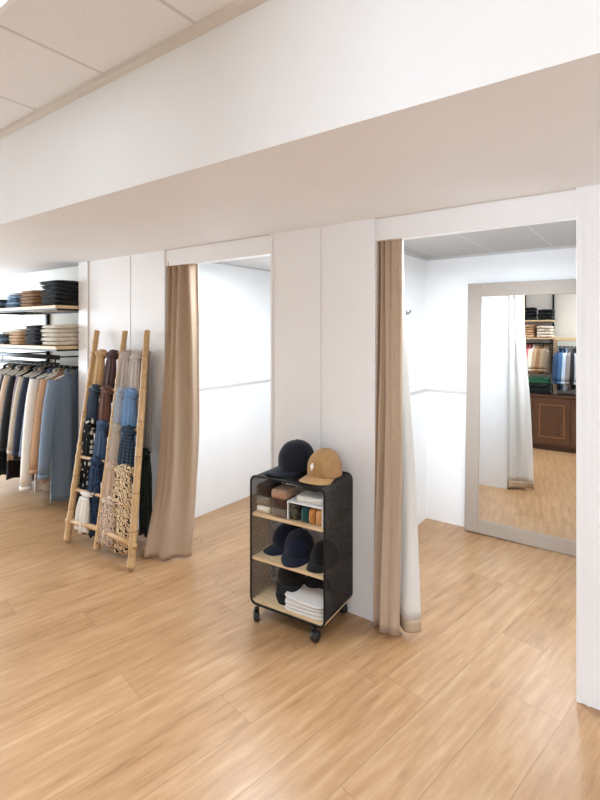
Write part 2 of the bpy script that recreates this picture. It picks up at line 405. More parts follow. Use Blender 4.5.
# ------------------------------------------------------------------ curtains
def interp(pts, t):
    n = len(pts) - 1; f = t * n; i = min(int(f), n - 1); return lerp(pts[i], pts[i + 1], f - i)
def smooth_path(pts, t):
    n = len(pts) - 1; f = t * n; i = min(int(f), n - 1); g = f - i
    p = [pts[max(i - 1, 0)], pts[i], pts[i + 1], pts[min(i + 2, n)]]
    return tuple(.5 * ((2 * p[1][k]) + (-p[0][k] + p[2][k]) * g + (2 * p[0][k] - 5 * p[1][k] + 4 * p[2][k] - p[3][k]) * g * g
                       + (-p[0][k] + 3 * p[1][k] - 3 * p[2][k] + p[3][k]) * g ** 3) for k in range(len(p[1])))
def cloth_sheet(levels, folds, amp_top, amp_bot, seed, nu=120, nv=50, off=0.0, v0=0, v1=1, wob=.008, folds2=None, mod=None):
    """levels: list of (z, [xy control points]) from the top down; every list has the same length."""
    folds2 = folds2 or folds
    def fn(u, v):
        v = v0 + (v1 - v0) * v
        n = len(levels) - 1; f = v * n; i = min(int(f), n - 1); g = f - i
        z = levels[i][0] + (levels[i + 1][0] - levels[i][0]) * g
        def at(uu):
            P = [smooth_path(L[1], uu) for L in levels]
            return smooth_path(P, v)
        a = at(u); b = at(min(u + .02, 1)); c = at(max(u - .02, 0))
        d = Vector((b[0] - c[0], b[1] - c[1])); d.normalize(); nrm = Vector((d.y, -d.x))
        s1 = math.sin(u * folds * 2 * math.pi + seed) + .25 * math.sin(2 * u * folds * 2 * math.pi + 1)
        s2 = math.sin(u * folds2 * 2 * math.pi + seed + 1.2 * v)
        e = amp_top * (1 - v) ** .8 * s1 + amp_bot * v ** .8 * s2
        e *= min(1, u * 9)
        if mod: e *= mod(u)
        e += wob * (.3 + v) * noise.noise(Vector((u * 5, v * 4, seed))) + off
        return (a[0] + nrm.x * e, a[1] + nrm.y * e, z)
    return MB().grid(fn, nu, nv)
# left curtain
t = thing('curtain', 'beige curtain of the empty left cubicle, swept out at the foot beside the scarf ladder', 'curtain', group='beige cubicle curtains')
LV = [(2.125, [(-3.046, 2.445), (-3.00, 2.455), (-2.90, 2.46), (-2.755, 2.465)]),
      (1.55, [(-3.046, 2.435), (-3.00, 2.435), (-2.87, 2.42), (-2.715, 2.455)]),
      (0.85, [(-3.040, 2.395), (-2.98, 2.365), (-2.82, 2.35), (-2.685, 2.43)]),
      (0.38, [(-3.02, 2.33), (-2.93, 2.26), (-2.78, 2.27), (-2.685, 2.40)]),
      (0.012, [(-2.97, 2.205), (-2.89, 2.165), (-2.76, 2.215), (-2.685, 2.36)])]
cloth_sheet(LV, 4.6, .026, .024, 1.3, folds2=3.1, wob=.018).build('drape', M_CURT, t, True, solid=.003)
cloth_sheet(LV, 4.6, .026, .024, 1.3, folds2=3.1, wob=.018, off=-.007, v1=.965).build('lining', M_LIN, t, True, solid=.002)
MB().box(JL1 + .0, JR1 - .0, 2.455, 2.475, HZ + .022, HZ + .04).build('curtain_track', M_TRIM, t)
# right curtain
t = thing('curtain', 'beige curtain with white lining hanging at the left of the mirror cubicle', 'curtain', group='beige cubicle curtains')
LV = [(2.125, [(-1.257, 2.445), (-1.22, 2.452), (-1.17, 2.45), (-1.11, 2.445)]),
      (1.60, [(-1.257, 2.440), (-1.22, 2.445), (-1.16, 2.42), (-1.105, 2.435)]),
      (0.9, [(-1.257, 2.425), (-1.22, 2.42), (-1.155, 2.40), (-1.095, 2.41)]),
      (0.012, [(-1.257, 2.405), (-1.22, 2.385), (-1.15, 2.345), (-1.087, 2.36)])]
cloth_sheet(LV, 4.4, .017, .024, .4, 120, folds2=3.6, mod=lambda u: 1.0 if u < .55 else max(.18, 1 - (u - .55) * 4)).build('drape', M_CURT, t, True, solid=.003)
LI = [(2.12, [(-1.25, 2.51), (-1.21, 2.50), (-1.165, 2.495), (-1.12, 2.480)]),
      (1.60, [(-1.25, 2.51), (-1.20, 2.50), (-1.15, 2.49), (-1.098, 2.465)]),
      (0.9, [(-1.25, 2.51), (-1.18, 2.50), (-1.11, 2.485), (-1.048, 2.450)]),
      (0.02, [(-1.25, 2.50), (-1.17, 2.46), (-1.09, 2.405), (-1.000, 2.440)])]
LN = dict(folds2=2.2, wob=.006)
cloth_sheet(LI, 2.6, .010, .015, 2.1, 90, v0=0, v1=.975, **LN).build('lining', M_LIN, t, True, solid=.002)
cloth_sheet(LI, 2.6, .010, .015, 2.1, 90, 4, v0=.975, v1=.998, **LN).build('lining_hem', M_HEM, t, True, solid=.003)
MB().box(JL2 + .0, JR2 - .0, 2.465, 2.485, HZ + .022, HZ + .04).build('curtain_track', M_TRIM, t)

# ------------------------------------------------------------------ mirror
t = thing('wall_mirror', 'tall mirror with wide greige frame leaning on the cubicle back wall', 'mirror', (-.80, 3.962, 0.005))
MW, MH, FW = .455, 1.97, .105
fm = MB()
fm.box(-MW, -MW + FW, -.018, .018, 0, MH).box(MW - FW, MW, -.018, .018, 0, MH).box(-MW + FW, MW - FW, -.018, .018, 0, FW).box(-MW + FW, MW - FW, -.018, .018, MH - FW, MH)
fr = fm.build('frame', paint('greige_mirror_frame', '#a6998e', .45, .03), t, bevel=.003)
gm = NT('mirror_silver'); gm.b.inputs['Metallic'].default_value = 1; gm.b.inputs['Roughness'].default_value = 0.0
gm.b.inputs['Base Color'].default_value = (.93, .94, .935, 1)
MB().box(-MW + FW - .003, MW - FW + .003, -.008, .006, FW - .003, MH - FW + .003).build('mirror_glass', gm.m, t)
t.rotation_euler = (R(-1.0), R(.6), R(.40))

# wall hook
t = thing('wall_hook', 'small round dark metal hook on the cubicle side wall', 'hook', (-1.60, 3.579, 1.741))
MB().lathe([(.026, 0), (.026, .006), (.020, .009)], 20, axis='x').build('plate', metal('grey_metal', '#77726c', .35), t, True)
MB().tube([(.004, 0, 0), (.03, 0, -.004), (.042, 0, .006), (.044, 0, .02)], [.006, .006, .006, .008], 8).build('peg', metal('grey_metal', '#77726c', .35), t, True)

# ------------------------------------------------------------------ bamboo ladder
POLES = [((-3.60, 1.947, 0.022), (-3.863, 2.35, 1.6)), ((-3.28, 1.996, 0.022), (-3.462, 2.35, 1.6)), ((-2.838, 1.972, 0.022), (-3.178, 2.35, 1.6))]
RS = [.885, .707, .541, .372, .222, .083]
lad = thing('bamboo_ladder', 'three-legged bamboo ladder leaning on the white partition, hung with scarves', 'ladder')
def bamboo(a, b, r0, r1, nodes, seed):
    q = random.Random(seed); pts = []; rad = []
    ts = [0] + sorted([(i + .5 + q.uniform(-.2, .2)) / nodes for i in range(nodes)]) + [1]
    for i in range(len(ts) - 1):
        for k in (0.0, .04, .1, .5, .9, .96):
            tt = ts[i] + (ts[i + 1] - ts[i]) * k; pts.append(lerp(a, b, tt))
            base = r0 + (r1 - r0) * tt; rad.append(base * (1.10 if (k == 0 and i > 0) else 1.03 if k in (.04, .96) else .98))
    pts.append(b); rad.append(r1)
    d = [(Vector(p)) for p in pts]
    j = [Vector((q.uniform(-1, 1), q.uniform(-1, 1), 0)) * .0006 for _ in d]
    return MB().tube([p + w_ for p, w_ in zip(d, j)], rad, 14)
for i, (a, b) in enumerate(POLES):
    bamboo(a, b, .026, .0235, 6, 10 + i).build('pole', M_BAM, lad, True)
def onp(i, s): return lerp(POLES[i][0], POLES[i][1], s)
for s in RS:
    a, b, c = onp(0, s), onp(1, s), onp(2, s)
    a2 = lerp(b, a, 1.10); c2 = lerp(b, c, 1.06 if s > .2 else 1.08)
    r = .012 if s > .1 else .019
    mid = lerp(a2, c2, .5)
    # one cane through all three poles
    MB().tube([a2, lerp(a2, b, .5), b, lerp(b, c2, .5), c2], [r, r * 1.05, r * 1.1, r * 1.05, r], 10).build('rung', M_BAM, lad, True)

# ------------------------------------------------------------------ scarves
def scarf(name_label, x, y, z, w, length, mat, seed, kn=.045, twist=0, group='scarves on the bamboo ladder', knotmat=None, depth=.03, lean=.07):
    t = thing('scarf', name_label, 'scarf', (x, y, z), 0, group)
    q = random.Random(seed)
    # knot / loop round the rung
    def kf(u, v):
        a = u * 2 * math.pi; b = (v - .5) * math.pi
        r = 1 + .22 * math.sin(3 * a + 5 * b + seed) * math.cos(b) + .12 * noise.noise(Vector((math.cos(a) * 2, math.sin(a) * 2, b * 2 + seed)))
        return (w * .56 * r * math.cos(b) * math.cos(a), kn * .78 * r * math.cos(b) * math.sin(a) - .012, kn * .95 * r * math.sin(b) - .012)
    MB().grid(kf, 36, 16, True).build('knot', knotmat or mat, t, True)
    # tails: fluted bundle
    n = 48; rings = []; L = length; K = 16
    fl_ = q.uniform(0, 6); nf = q.choice([4, 5, 6])
    for j in range(K + 1):
        v = j / K; zz = -.03 - v * (L - .03)
        ww = w * (.40 + .17 * math.sin(min(v * 2.6, 1) * math.pi / 2) + .05 * v); dd = depth * (.6 + .5 * v)
        sx = twist * v * w
        ring = []
        for k_ in range(n):
            a = 2 * math.pi * k_ / n
            f = 1 + .30 * math.sin(nf * 2 * a + fl_ + v * 1.2) * (.55 + .45 * v) + .07 * math.sin(13 * a + fl_)
            ca, sa = math.cos(a), math.sin(a)
            px = ww * (abs(ca) ** .8) * (1 if ca > 0 else -1); py = dd * f * (abs(sa) ** .7) * (1 if sa > 0 else -1)
            ragged = -.012 * math.sin(5 * a + seed) * v if j == K else 0
            ring.append((px + sx + .004 * math.sin(6 * v + seed), py - (.026 + lean * (-zz)) * (1 if lean else 0), zz + ragged))
        rings.append(ring)
    MB().loft(rings).build('drape', mat, t, True)
    return t
def rung_pt(bay, s, f, dy=-.0):
    a, b = (onp(0, s), onp(1, s)) if bay == 0 else (onp(1, s), onp(2, s))
    p = lerp(a, b, f); return p[0], p[1] + dy, p[2]
def put_scarf(lab, bay, row, f, w, L, mat, seed, **kw):
    x, y, z = rung_pt(bay, RS[row], f)
    return scarf(lab, x, y, z, w, L, mat, seed, **kw)
F = fabric
put_scarf('mustard tan scarf knotted on the top rung, left half of the ladder', 0, 0, .34, .115, .36, F('scarf_mustard', '#b8976c'), 1)
put_scarf('dark aubergine brown scarf on the top rung beside the middle pole', 0, 0, .74, .12, .38, F('scarf_aubergine', '#4a3536'), 2)
put_scarf('dark slate blue scarf on the second rung, left half of the ladder', 0, 1, .30, .115, .34, F('scarf_slate', '#2c3a4d'), 3)
put_scarf('chocolate brown scarf on the second rung left of the middle pole', 0, 1, .72, .12, .36, F('scarf_chocolate', '#5f4038'), 4)
put_scarf('long black scarf with white dots on the third rung of the ladder', 0, 2, .28, .14, .74, pattern('scarf_dots', 'dots', '#121214', '#c9c4bc', 21), 5, depth=.032)
put_scarf('denim blue scarf knotted on the third rung beside the black dotted scarf', 0, 2, .72, .125, .42, F('scarf_denim', '#364d6c'), 6)
put_scarf('deep navy patterned scarf on the fourth rung left of the middle pole', 0, 3, .68, .125, .54, pattern('scarf_navy', 'mottle', '#1d2a42', '#30435f', 40), 7)
put_scarf('white scarf hanging low behind the black dotted scarf', 0, 4, .46, .13, .27, F('scarf_white', '#dcd8d2'), 8, kn=.02)
put_scarf('greige scarf on the top rung right of the middle pole', 1, 0, .30, .135, .40, F('scarf_greige', '#a89c96'), 9)
put_scarf('pale stone grey scarf on the top rung beside the right pole', 1, 0, .72, .13, .46, F('scarf_stone', '#b5aca7'), 10)
put_scarf('light grey blue scarf on the second rung right of the middle pole', 1, 1, .24, .10, .36, F('scarf_greyblue', '#9aa5b4'), 11)
put_scarf('bright sky blue scarf knotted on the second rung near the right pole', 1, 1, .62, .145, .38, F('scarf_sky', '#6689b2'), 12)
put_scarf('sand grey scarf on the third rung right of the middle pole', 1, 2, .25, .115, .34, F('scarf_sand', '#ada294'), 13)
put_scarf('black and blue plaid scarf on the third rung near the right pole', 1, 2, .68, .14, .36, pattern('scarf_plaid', 'plaid', '#202a38', '#465a70', 42), 14)
put_scarf('dusty beige scarf knotted on the fourth rung right of the middle pole', 1, 3, .25, .125, .38, F('scarf_dustybeige', '#b59c86'), 15)
put_scarf('cream scarf with black line print on the fourth rung near the right pole', 1, 3, .66, .185, .56, pattern('scarf_print', 'print', '#dcc3a0', '#2a2422', 15), 16, depth=.036)
put_scarf('blush and cream printed scarf on the fifth rung beside the middle pole', 1, 4, .28, .15, .30, pattern('scarf_blush', 'print', '#d3bca8', '#6a5a55', 20), 17)
scarf('long pale grey scarf hanging behind the right ladder pole', -3.205, 2.365, 1.44, .10, .76, F('scarf_longgrey', '#aaa6a2'), 18, kn=.03, depth=.018, lean=0)
scarf('black netted scarf hanging lowest behind the right ladder pole', -3.125, 2.30, .70, .11, .64, pattern('scarf_net', 'plaid', '#171b1b', '#4a5a55', 60), 19, kn=.03, depth=.022, lean=0)

# ------------------------------------------------------------------ folded garments
def folded(label, x, y, z, w, d, h, mat, seed, cat='folded sweater', name='folded_sweater', group=None, rz=0, open_axis='y'):
    """one folded garment: two thick layers joined in a rounded fold at the front"""
    def fn(u, v):
        a = u * 2 * math.pi; ca, sa = math.cos(a), math.sin(a)     # section in y-z, swept along x
        e = .72
        yy = (abs(ca) ** e) * (1 if ca > 0 else -1); zz = (abs(sa) ** e) * (1 if sa > 0 else -1)
        s = 2 * v - 1; ex = (1 - abs(s) ** 7) ** .5 if abs(s) < 1 else 0
        g = .35 + .65 * ex if 0 < v < 1 else .02
        nz = noise.noise(Vector((s * 2 + seed, yy * 2, zz)))
        groove = 1 - .12 * math.exp(-((sa / .12) ** 2)) * (1 if ca < 0 else .2)
        return (s * w / 2, yy * d / 2 * (g if g > .5 else .5 + g * .4) * groove + .016 * nz, h / 2 + zz * h / 2 * g * (1 + .22 * nz) - (.004 * (1 - ex)))
    mb = MB().grid(fn, 30, 18, True)
    o = mb.build(name, mat, None, True, loc=(x, y, z), rot=(0, 0, rz))
    return tag(o, label, cat, group)
def stack(x, y, z, w, d, items, h, what, where, group, seed=0):
    """items: list of (material, colour word) from the bottom up"""
    n = len(items); zz = z + .001; q = random.Random(seed)
    for i, (m, cw) in enumerate(items):
        pos = 'lowest of its stack' if i == 0 else 'topmost of its stack' if i == n - 1 else ['second', 'third', 'fourth', 'fifth', 'sixth'][i - 1] + ' from the bottom'
        hh = h * q.uniform(1.0, 1.14)
        folded('%s folded %s %s, %s' % (cw, what, where, pos.replace(' of its stack', ' in stack') if len(where.split()) > 7 else pos), x + q.uniform(-.005, .005), y + q.uniform(-.006, .006), zz, w * q.uniform(.97, 1), d * q.uniform(.97, 1), hh, m, seed * 3 + i, group=group)
        zz += hh * .85
# ------------------------------------------------------------------ recess shelving
SF, SB = 2.20, 2.68; SXR = -4.262
def shelf_board(z, lab, x0=-5.95):
    t = thing('wall_shelf', lab, 'shelf', (0, 0, z), 0, 'oak shelves above the clothes rail')
    MB().box(x0, SXR, SF, SB, -.028, 0).build('board', M_SHELFW, t, bevel=.002)
    m = MB()
    m.box(x0, SXR - .004, SF + .012, SF + .030, -.045, -.0285); m.box(x0, SXR - .004, SB - .03, SB - .012, -.045, -.0285)
    for x in (SXR - .02, -5.40, -5.85): m.box(x, x + .016, SF + .03, SB - .03, -.045, -.0285)
    m.build('support_frame', M_BLACKM, t)
shelf_board(1.828, 'upper oak shelf in the clothes recess with tan, denim and black stacks')
shelf_board(1.465, 'lower oak shelf in the clothes recess with cream and peach stacks')
t = thing('garment_rack', 'black steel wall rack carrying shelves and clothes rail in the recess', 'clothes rack', (0, 0, 0))
for x in (-5.42, -4.36):
    MB().box(x, x + .03, 2.685, 2.715, .02, 2.05).build('upright', M_BLACKM, t)
MB().tube([(-6.2, 2.40, 1.265), (-4.275, 2.40, 1.265)], .015, 12).build('rail', M_BLACKM, t, True)
MB().box(-6.2, -4.275, 2.235, 2.247, 1.345, 1.385).tube([(-6.2, 2.24, 1.31), (-4.275, 2.24, 1.31)], .008, 10).build('front_bar', M_BLACKM, t, True)
for x in (-5.405, -4.345):
    MB().tube([(x, 2.695, 1.265), (x, 2.40, 1.265)], .009, 8).tube([(x, 2.695, 1.365), (x, 2.247, 1.365)], .007, 8).tube([(x, 2.241, 1.30), (x, 2.241, 1.38)], .006, 8).build('bracket', M_BLACKM, t, True)

BLK = F('knit_black', '#141416'); TEAL = F('knit_darkteal', '#26302f'); TAN = F('knit_tan', '#a98361'); CREAM = F('knit_cream', '#e2d8ca')
PEACH = F('knit_peach', '#d5b08a'); NAVY = F('knit_navy', '#1f2633'); DENL = F('knit_lightdenim', '#8fa6bd'); DENM = F('knit_middenim', '#4f6a86'); WHT = F('knit_white', '#e0e0e2')
GU = 'folded knitwear on the upper shelf'; GL = 'folded knitwear on the lower shelf'
stack(-4.465, 2.435, 1.828, .375, .44, [(BLK, 'black')] * 6, .042, 'knit', 'at the right end of the upper shelf', GU, 1)
stack(-4.87, 2.43, 1.828, .30, .43, [(TAN, 'tan')] * 5, .034, 'knit', 'beside the black stack on the upper shelf', GU, 2)
stack(-5.20, 2.43, 1.828, .30, .43, [(DENM, 'mid blue'), (DENL, 'pale blue'), (DENM, 'mid blue'), (DENL, 'pale blue'), (WHT, 'white')], .034, 'shirt', 'beside tan stack on upper shelf', GU, 3)
stack(-5.54, 2.43, 1.828, .30, .43, [(TEAL, 'dark teal'), (DENM, 'mid blue'), (TEAL, 'dark teal')], .036, 'knit', 'leftmost on the upper shelf', GU, 4)
stack(-4.455, 2.44, 1.465, .36, .44, [(CREAM, 'cream')] * 5, .040, 'knit', 'at the right end of the lower shelf', GL, 5)
stack(-4.80, 2.43, 1.465, .30, .43, [(BLK, 'black'), (NAVY, 'navy'), (BLK, 'black'), (NAVY, 'navy'), (BLK, 'black')], .040, 'knit', 'beside the cream stack on the lower shelf', GL, 6)
stack(-5.125, 2.43, 1.465, .29, .43, [(PEACH, 'peach')] * 4 + [(CREAM, 'cream')], .034, 'knit', 'left of the navy stack on the lower shelf', GL, 7)
stack(-5.45, 2.43, 1.465, .29, .43, [(TEAL, 'dark teal'), (DENM, 'mid blue'), (TEAL, 'dark teal'), (WHT, 'white')], .036, 'knit', 'leftmost on the lower shelf', GL, 8)

# ------------------------------------------------------------------ hanging clothes
def hanging(label, x, y, zr, length, mat, seed, half=.225, thick=.05, rz=0, group='clothes on the recess rail', cat='shirt', name='hanging_shirt', sleeve=.52, hang=M_HANGW, flare=.12, open_front=None, spread=.09):
    """garment in its local y-z plane (shoulders along y), hook over the rail at the origin"""
    t = thing(name, label, cat, (x, y, zr), rz, group)
    # hanger: hook + shoulders
    hk = [(0, .012 * math.cos(a) , .012 * math.sin(a) + .004) for a in [R(200 - i * 26) for i in range(9)]]
    hk = [(0, .0165 * math.cos(a), .0165 * math.sin(a)) for a in [R(190 - i * 25) for i in range(9)]] + [(0, .002, -.028), (0, 0, -.045)]
    MB().tube(hk, .0022, 6).tube([(0, -half * .82, -.098), (0, -half * .4, -.064), (0, 0, -.045), (0, half * .4, -.064), (0, half * .82, -.098)], .007, 8).build('hanger', hang, t, True)
    q = random.Random(seed); top = -.045; L = length; N = 40; rings = []; K = 22
    p1, p2 = q.uniform(0, 6), q.uniform(0, 6)
    for j in range(K + 1):
        v = j / K; z = top - v * L if v > .06 else top - v * L
        # half width: neck -> shoulder -> body -> flare
        if v < .14: hw = .07 + (half - .07) * (v / .14) ** .9
        else: hw = half * (.97 - .12 * math.sin((v - .1) / .9 * math.pi * .8) + flare * max(0, v - .25))
        th = thick * (.35 + .65 * min(1, v / .12)) * (1 - .15 * v)
        ring = []
        for k_ in range(N):
            a = 2 * math.pi * k_ / N; ca, sa = math.cos(a), math.sin(a)
            yy = hw * (abs(ca) ** .85) * (1 if ca > 0 else -1)
            fold = (.014 * math.sin(yy * 34 + p1 + 2 * v) + .011 * math.sin(yy * 57 + p2 - 2.5 * v)) * min(1, v * 2.2)
            xx = th * .5 * (abs(sa) ** .6) * (1 if sa > 0 else -1) + fold
            ring.append((xx, yy, z - .012 * math.sin(4 * a) * (v > .97)))
        rings.append(ring)
    MB().loft(rings).build('body', mat, t, True)
    # sleeves
    if sleeve:
        for s in (-1, 1):
            pts = []; rad = []
            for j in range(9):
                v = j / 8
                pts.append((.008 * math.sin(3 * v + p1) + .012 * v, s * (half * (.88 + .06 * math.sin(v * 2.2)) + spread * v) , top - .055 - v * sleeve))
                rad.append(.040 + .022 * math.sin(min(1, v * 2.5 + .3) * math.pi * .5) - .012 * v)
            MB().tube(pts, [r * .9 for r in rad], 12).build('sleeve', mat, t, True)
            MB().tube([pts[-1], (pts[-1][0], pts[-1][1], pts[-1][2] - .035)], rad[-1] * .98, 12).build('cuff', mat, t, True)
    # collar
    MB().tube([(.02 * math.cos(a), .065 * math.sin(a), top + .004 - .018 * math.cos(a * 1)) for a in [2 * math.pi * i / 20 for i in range(20)]], .012, 8, True).build('collar', mat, t, True)
    if open_front:
        m = MB()
        m.box(thick * .42, thick * .42 + .004, -.012, .012, top - L * .92, top - .03)
        m.build('placket', mat, t)
    return t
RZ = 1.265; RY = 2.40
C = [
    ('faded denim blue shirt at the right end of the clothes rail', '#76899e', 1.13, -4.355, .225, 12),
    ('peach tan shirt second from the right end of the rail', '#bf9a7c', .98, -4.47, .215, 4),
    ('cream white long shirt beside the peach tan one', '#e6e1d9', 1.07, -4.555, .275, 6),
    ('slate blue long garment just behind the cream white shirt', '#66758b', 1.10, -4.65, .22, 3),
    ('navy blue jacket in the middle of the rail', '#2b3040', .80, -4.74, .24, 3),
    ('sage beige jacket left of the navy blue jacket', '#b7aa97', .80, -4.83, .24, 3),
    ('mauve grey long garment between sage beige and black jackets', '#8c8184', 1.06, -4.92, .21, 3),
    ('black wool jacket with a rounded shoulder on the rail', '#1e1f22', .86, -5.02, .24, 3),
    ('dusty pink beige jacket left of the black wool jacket', '#c3aa95', .88, -5.12, .24, 3),
    ('plum black long coat behind the dusty pink beige jacket', '#2a2028', 1.08, -5.21, .23, 3),
    ('ivory white jacket near the left end of the rail', '#dedad2', .80, -5.30, .24, 3),
    ('dark petrol trousers-length coat near the left end of the rail', '#222c36', 1.08, -5.39, .23, 3),
    ('light oatmeal jacket at the photo edge of the rail', '#cfc1ab', .84, -5.49, .24, 3),
    ('charcoal coat cut by the left photo edge', '#25262a', 1.06, -5.59, .24, 3),
]
for i, (lab, c, L, x, half, rot) in enumerate(C):
    hanging(lab, x, RY, RZ, L, fabric('cloth_%d' % i, c, .85, .10), 40 + i, half, .062, R(rot), sleeve={0: .80, 1: .78, 2: .93}.get(i, min(.66, L - .12)), flare=.16 if i == 0 else .06, open_front=(i in (0, 2)))

# ------------------------------------------------------------------ mesh trolley
TW, TD, TH0, TH1, RC = .468, .345, .085, .795, .035
TR = (-1.371, 2.085)                          # front right corner of the cage
ta = R(4.5)
trol = thing('rolling_mesh_cart', 'black perforated metal cart on casters with oak shelves, holding caps', 'cart', (TR[0], TR[1], 0), ta)
# local frame: x from -TW to 0, y from 0 (front) to TD
M_MESH = metal('black_perforated_steel', '#2c2826', .45, .3)
def loop_pts(x0, x1, z0, z1, r, n=6):
    P = []
    for cx, cz, a0 in ((x1 - r, z0 + r, -90), (x1 - r, z1 - r, 0), (x0 + r, z1 - r, 90), (x0 + r, z0 + r, 180)):
        for i in range(n + 1):
            a = R(a0 + 90 * i / n); P.append((cx + r * math.cos(a), cz + r * math.sin(a)))
    return P
LP = loop_pts(-TW, 0, TH0, TH1, RC)
def loop_len(P):
    d = [0]
    for i in range(len(P)): a, b = P[i], P[(i + 1) % len(P)]; d.append(d[-1] + math.dist(a, b))
    return d
LD = loop_len(LP)
def loop_at(u):
    u %= LD[-1]
    for i in range(len(LP)):
        if LD[i + 1] >= u:
            a, b = LP[i], LP[(i + 1) % len(LP)]; g = (u - LD[i]) / max(LD[i + 1] - LD[i], 1e-9)
            return (a[0] + (b[0] - a[0]) * g, a[1] + (b[1] - a[1]) * g)
    return LP[0]
mb = MB(); step = LD[-1] / 210; slope = .62; bw = .0019
for sgn in (1, -1):
    for i in range(210):
        u0 = i * step; n = 16; v = []
        for j in range(n + 1):
            y = TD * j / n; uc = u0 + sgn * slope * y
            for du in (-bw, bw):
                x, z = loop_at(uc + du); cx, cz = -TW / 2, (TH0 + TH1) / 2
                v.append((x, y, z))
        mb.add(v, [(2 * j, 2 * j + 1, 2 * j + 3, 2 * j + 2) for j in range(n)])
mb.build('mesh_shell', M_MESH, trol, solid=.0026)
for y in (0.0, TD):
    MB().tube([(x, y, z) for x, z in LP], .0058, 8, True).build('edge_frame', M_BLACKM, trol, True)
# mesh back sheet is absent: open back with two cross bars
MB().tube([(-TW + .01, TD - .004, .45), (-.01, TD - .004, .45)], .004, 8).build('back_bar', M_BLACKM, trol, True)
SHZ = [.587, .343, .105]
for z in SHZ:
    MB().box(-TW + .007, -.007, .004, TD - .008, z - .016, z).build('shelf', M_SHELFY, trol, bevel=.0015)
# casters
def caster(x, y, a):
    c = MB(); c.box(-.012, .012, -.012, .012, .062, .0795)
    c.tube([(0, 0, .066), (0, .008, .05), (0, .010, .027)], .0052, 8)
    o = c.build('caster', M_BLACKM, trol, True, loc=(x, y, 0), rot=(0, 0, a))
    MB().lathe([(.0, -.015), (.024, -.015), (.029, -.010), (.029, .010), (.024, .015), (0, .015)], 24, (0, .012, .0295), 'x').build('wheel', metal('caster_rubber', '#161616', .5, 0), o, True)
for x, y, a in ((-TW + .052, -.016, .8), (-.060, -.006, -.3), (-TW + .04, TD - .04, .4), (-.04, TD - .04, 1.0)): caster(x, y, a)
def tl(x, y, z):      # cart local to world
    return (TR[0] + x * math.cos(ta) - y * math.sin(ta), TR[1] + x * math.sin(ta) + y * math.cos(ta), z)

# ------------------------------------------------------------------ caps
def cap(label, loc, rz, mat, seed, logo=False, group='baseball caps', rot=(0, 0), s=1.0, squash=1.0, brimmat=None):
    """brim points to local -y"""
    t = thing('baseball_cap', label, 'cap', loc, rz, group); t.rotation_euler = (rot[0], rot[1], rz); t.scale = (s, s, s * squash)
    A, B, H = .080, .094, .128
    def dome(u, v, k=1.0):
        a = u * 2 * math.pi; ph = v * math.pi / 2
        seam = 1 - .018 * max(0, 1 - abs(((u * 6 + .5) % 1) - .5) / .05)
        c = math.cos(ph) ** .78
        bulge = 1 + .025 * math.sin(v * math.pi)
        front = .012 * math.sin(v * math.pi) * max(0, -math.sin(a))
        z = H * math.sin(ph) ** .95
        nz = .0035 * noise.noise(Vector((math.cos(a) * 2, math.sin(a) * 2, v * 3 + seed)))
        return ((A * c * bulge * seam * k + nz) * math.cos(a), (B * c * bulge * seam * k + nz + front) * math.sin(a), z + .004)
    MB().grid(lambda u, v: dome(u, v * .998), 72, 18, True).build('crown', mat, t, True, solid=.002)
    def brim(u, v):
        a = (u - .5) * R(150); r = v
        L = .072 * math.cos(a * .86) ** .55
        bx = A * math.sin(a) * 1.0; by = -B * math.cos(a)
        x = bx * (1 + .06 * r); y = by - L * r
        z = .006 - .016 * (x / A) ** 2 - .014 * r + .010
        return (x, y, z)
    MB().grid(brim, 30, 10).build('brim', brimmat or mat, t, True, solid=.0035)
    MB().lathe([(.0, .005), (.0055, .004), (.007, 0), (.0, -.002)], 14, (0, 0, H + .004)).build('button', mat, t, True)
    # eyelets
    if logo:
        pts = []
        m = MB(); v = []; n = 5
        # small white four-lobed mark standing a hair off the crown front
        def P(dx, dz):
            aa = -math.pi / 2 + dx / A; vv = .30 + dz / .12
            p = dome(((aa / (2 * math.pi)) % 1), vv); return Vector((p[0] * 1.05, p[1] * 1.05 - .001, p[2]))
        for k_ in range(24):
            a = 2 * math.pi * k_ / 24; r = .0095 * (1 + .12 * math.cos(4 * a)); v.append(P(r * math.cos(a) * 1.0, r * math.sin(a) * 1.2))
        v.append(P(0, 0)); m.add(v, [(i, (i + 1) % 24, 24) for i in range(24)])
        m.build('logo_patch', paint('white_logo_print', '#f0ece4', .5), t, True, solid=.001)
    # back strap
    MB().tube([(A * .62 * math.sin(a), B * .97 * math.cos(a) + .002, .010) for a in [R(-38 + i * 7.6) for i in range(11)]], .0045, 6).build('strap', mat, t, True)
    return t
CNAVY = F('cap_navy', '#1c202b'); CTAN = F('cap_tan', '#a98459'); CBLK = F('cap_black', '#141416'); CNV2 = F('cap_deepnavy', '#191f33')
cap('navy cap lying on top of the mesh cart, left of the tan cap', tl(-.285, .195, TH1 + .014), R(-24), CNAVY, 3, s=1.16, squash=1.08)
cap('tan cap with small white emblem on top of the mesh cart', tl(-.092, .172, TH1 + .014), R(-4), CTAN, 4, logo=True, s=1.10)
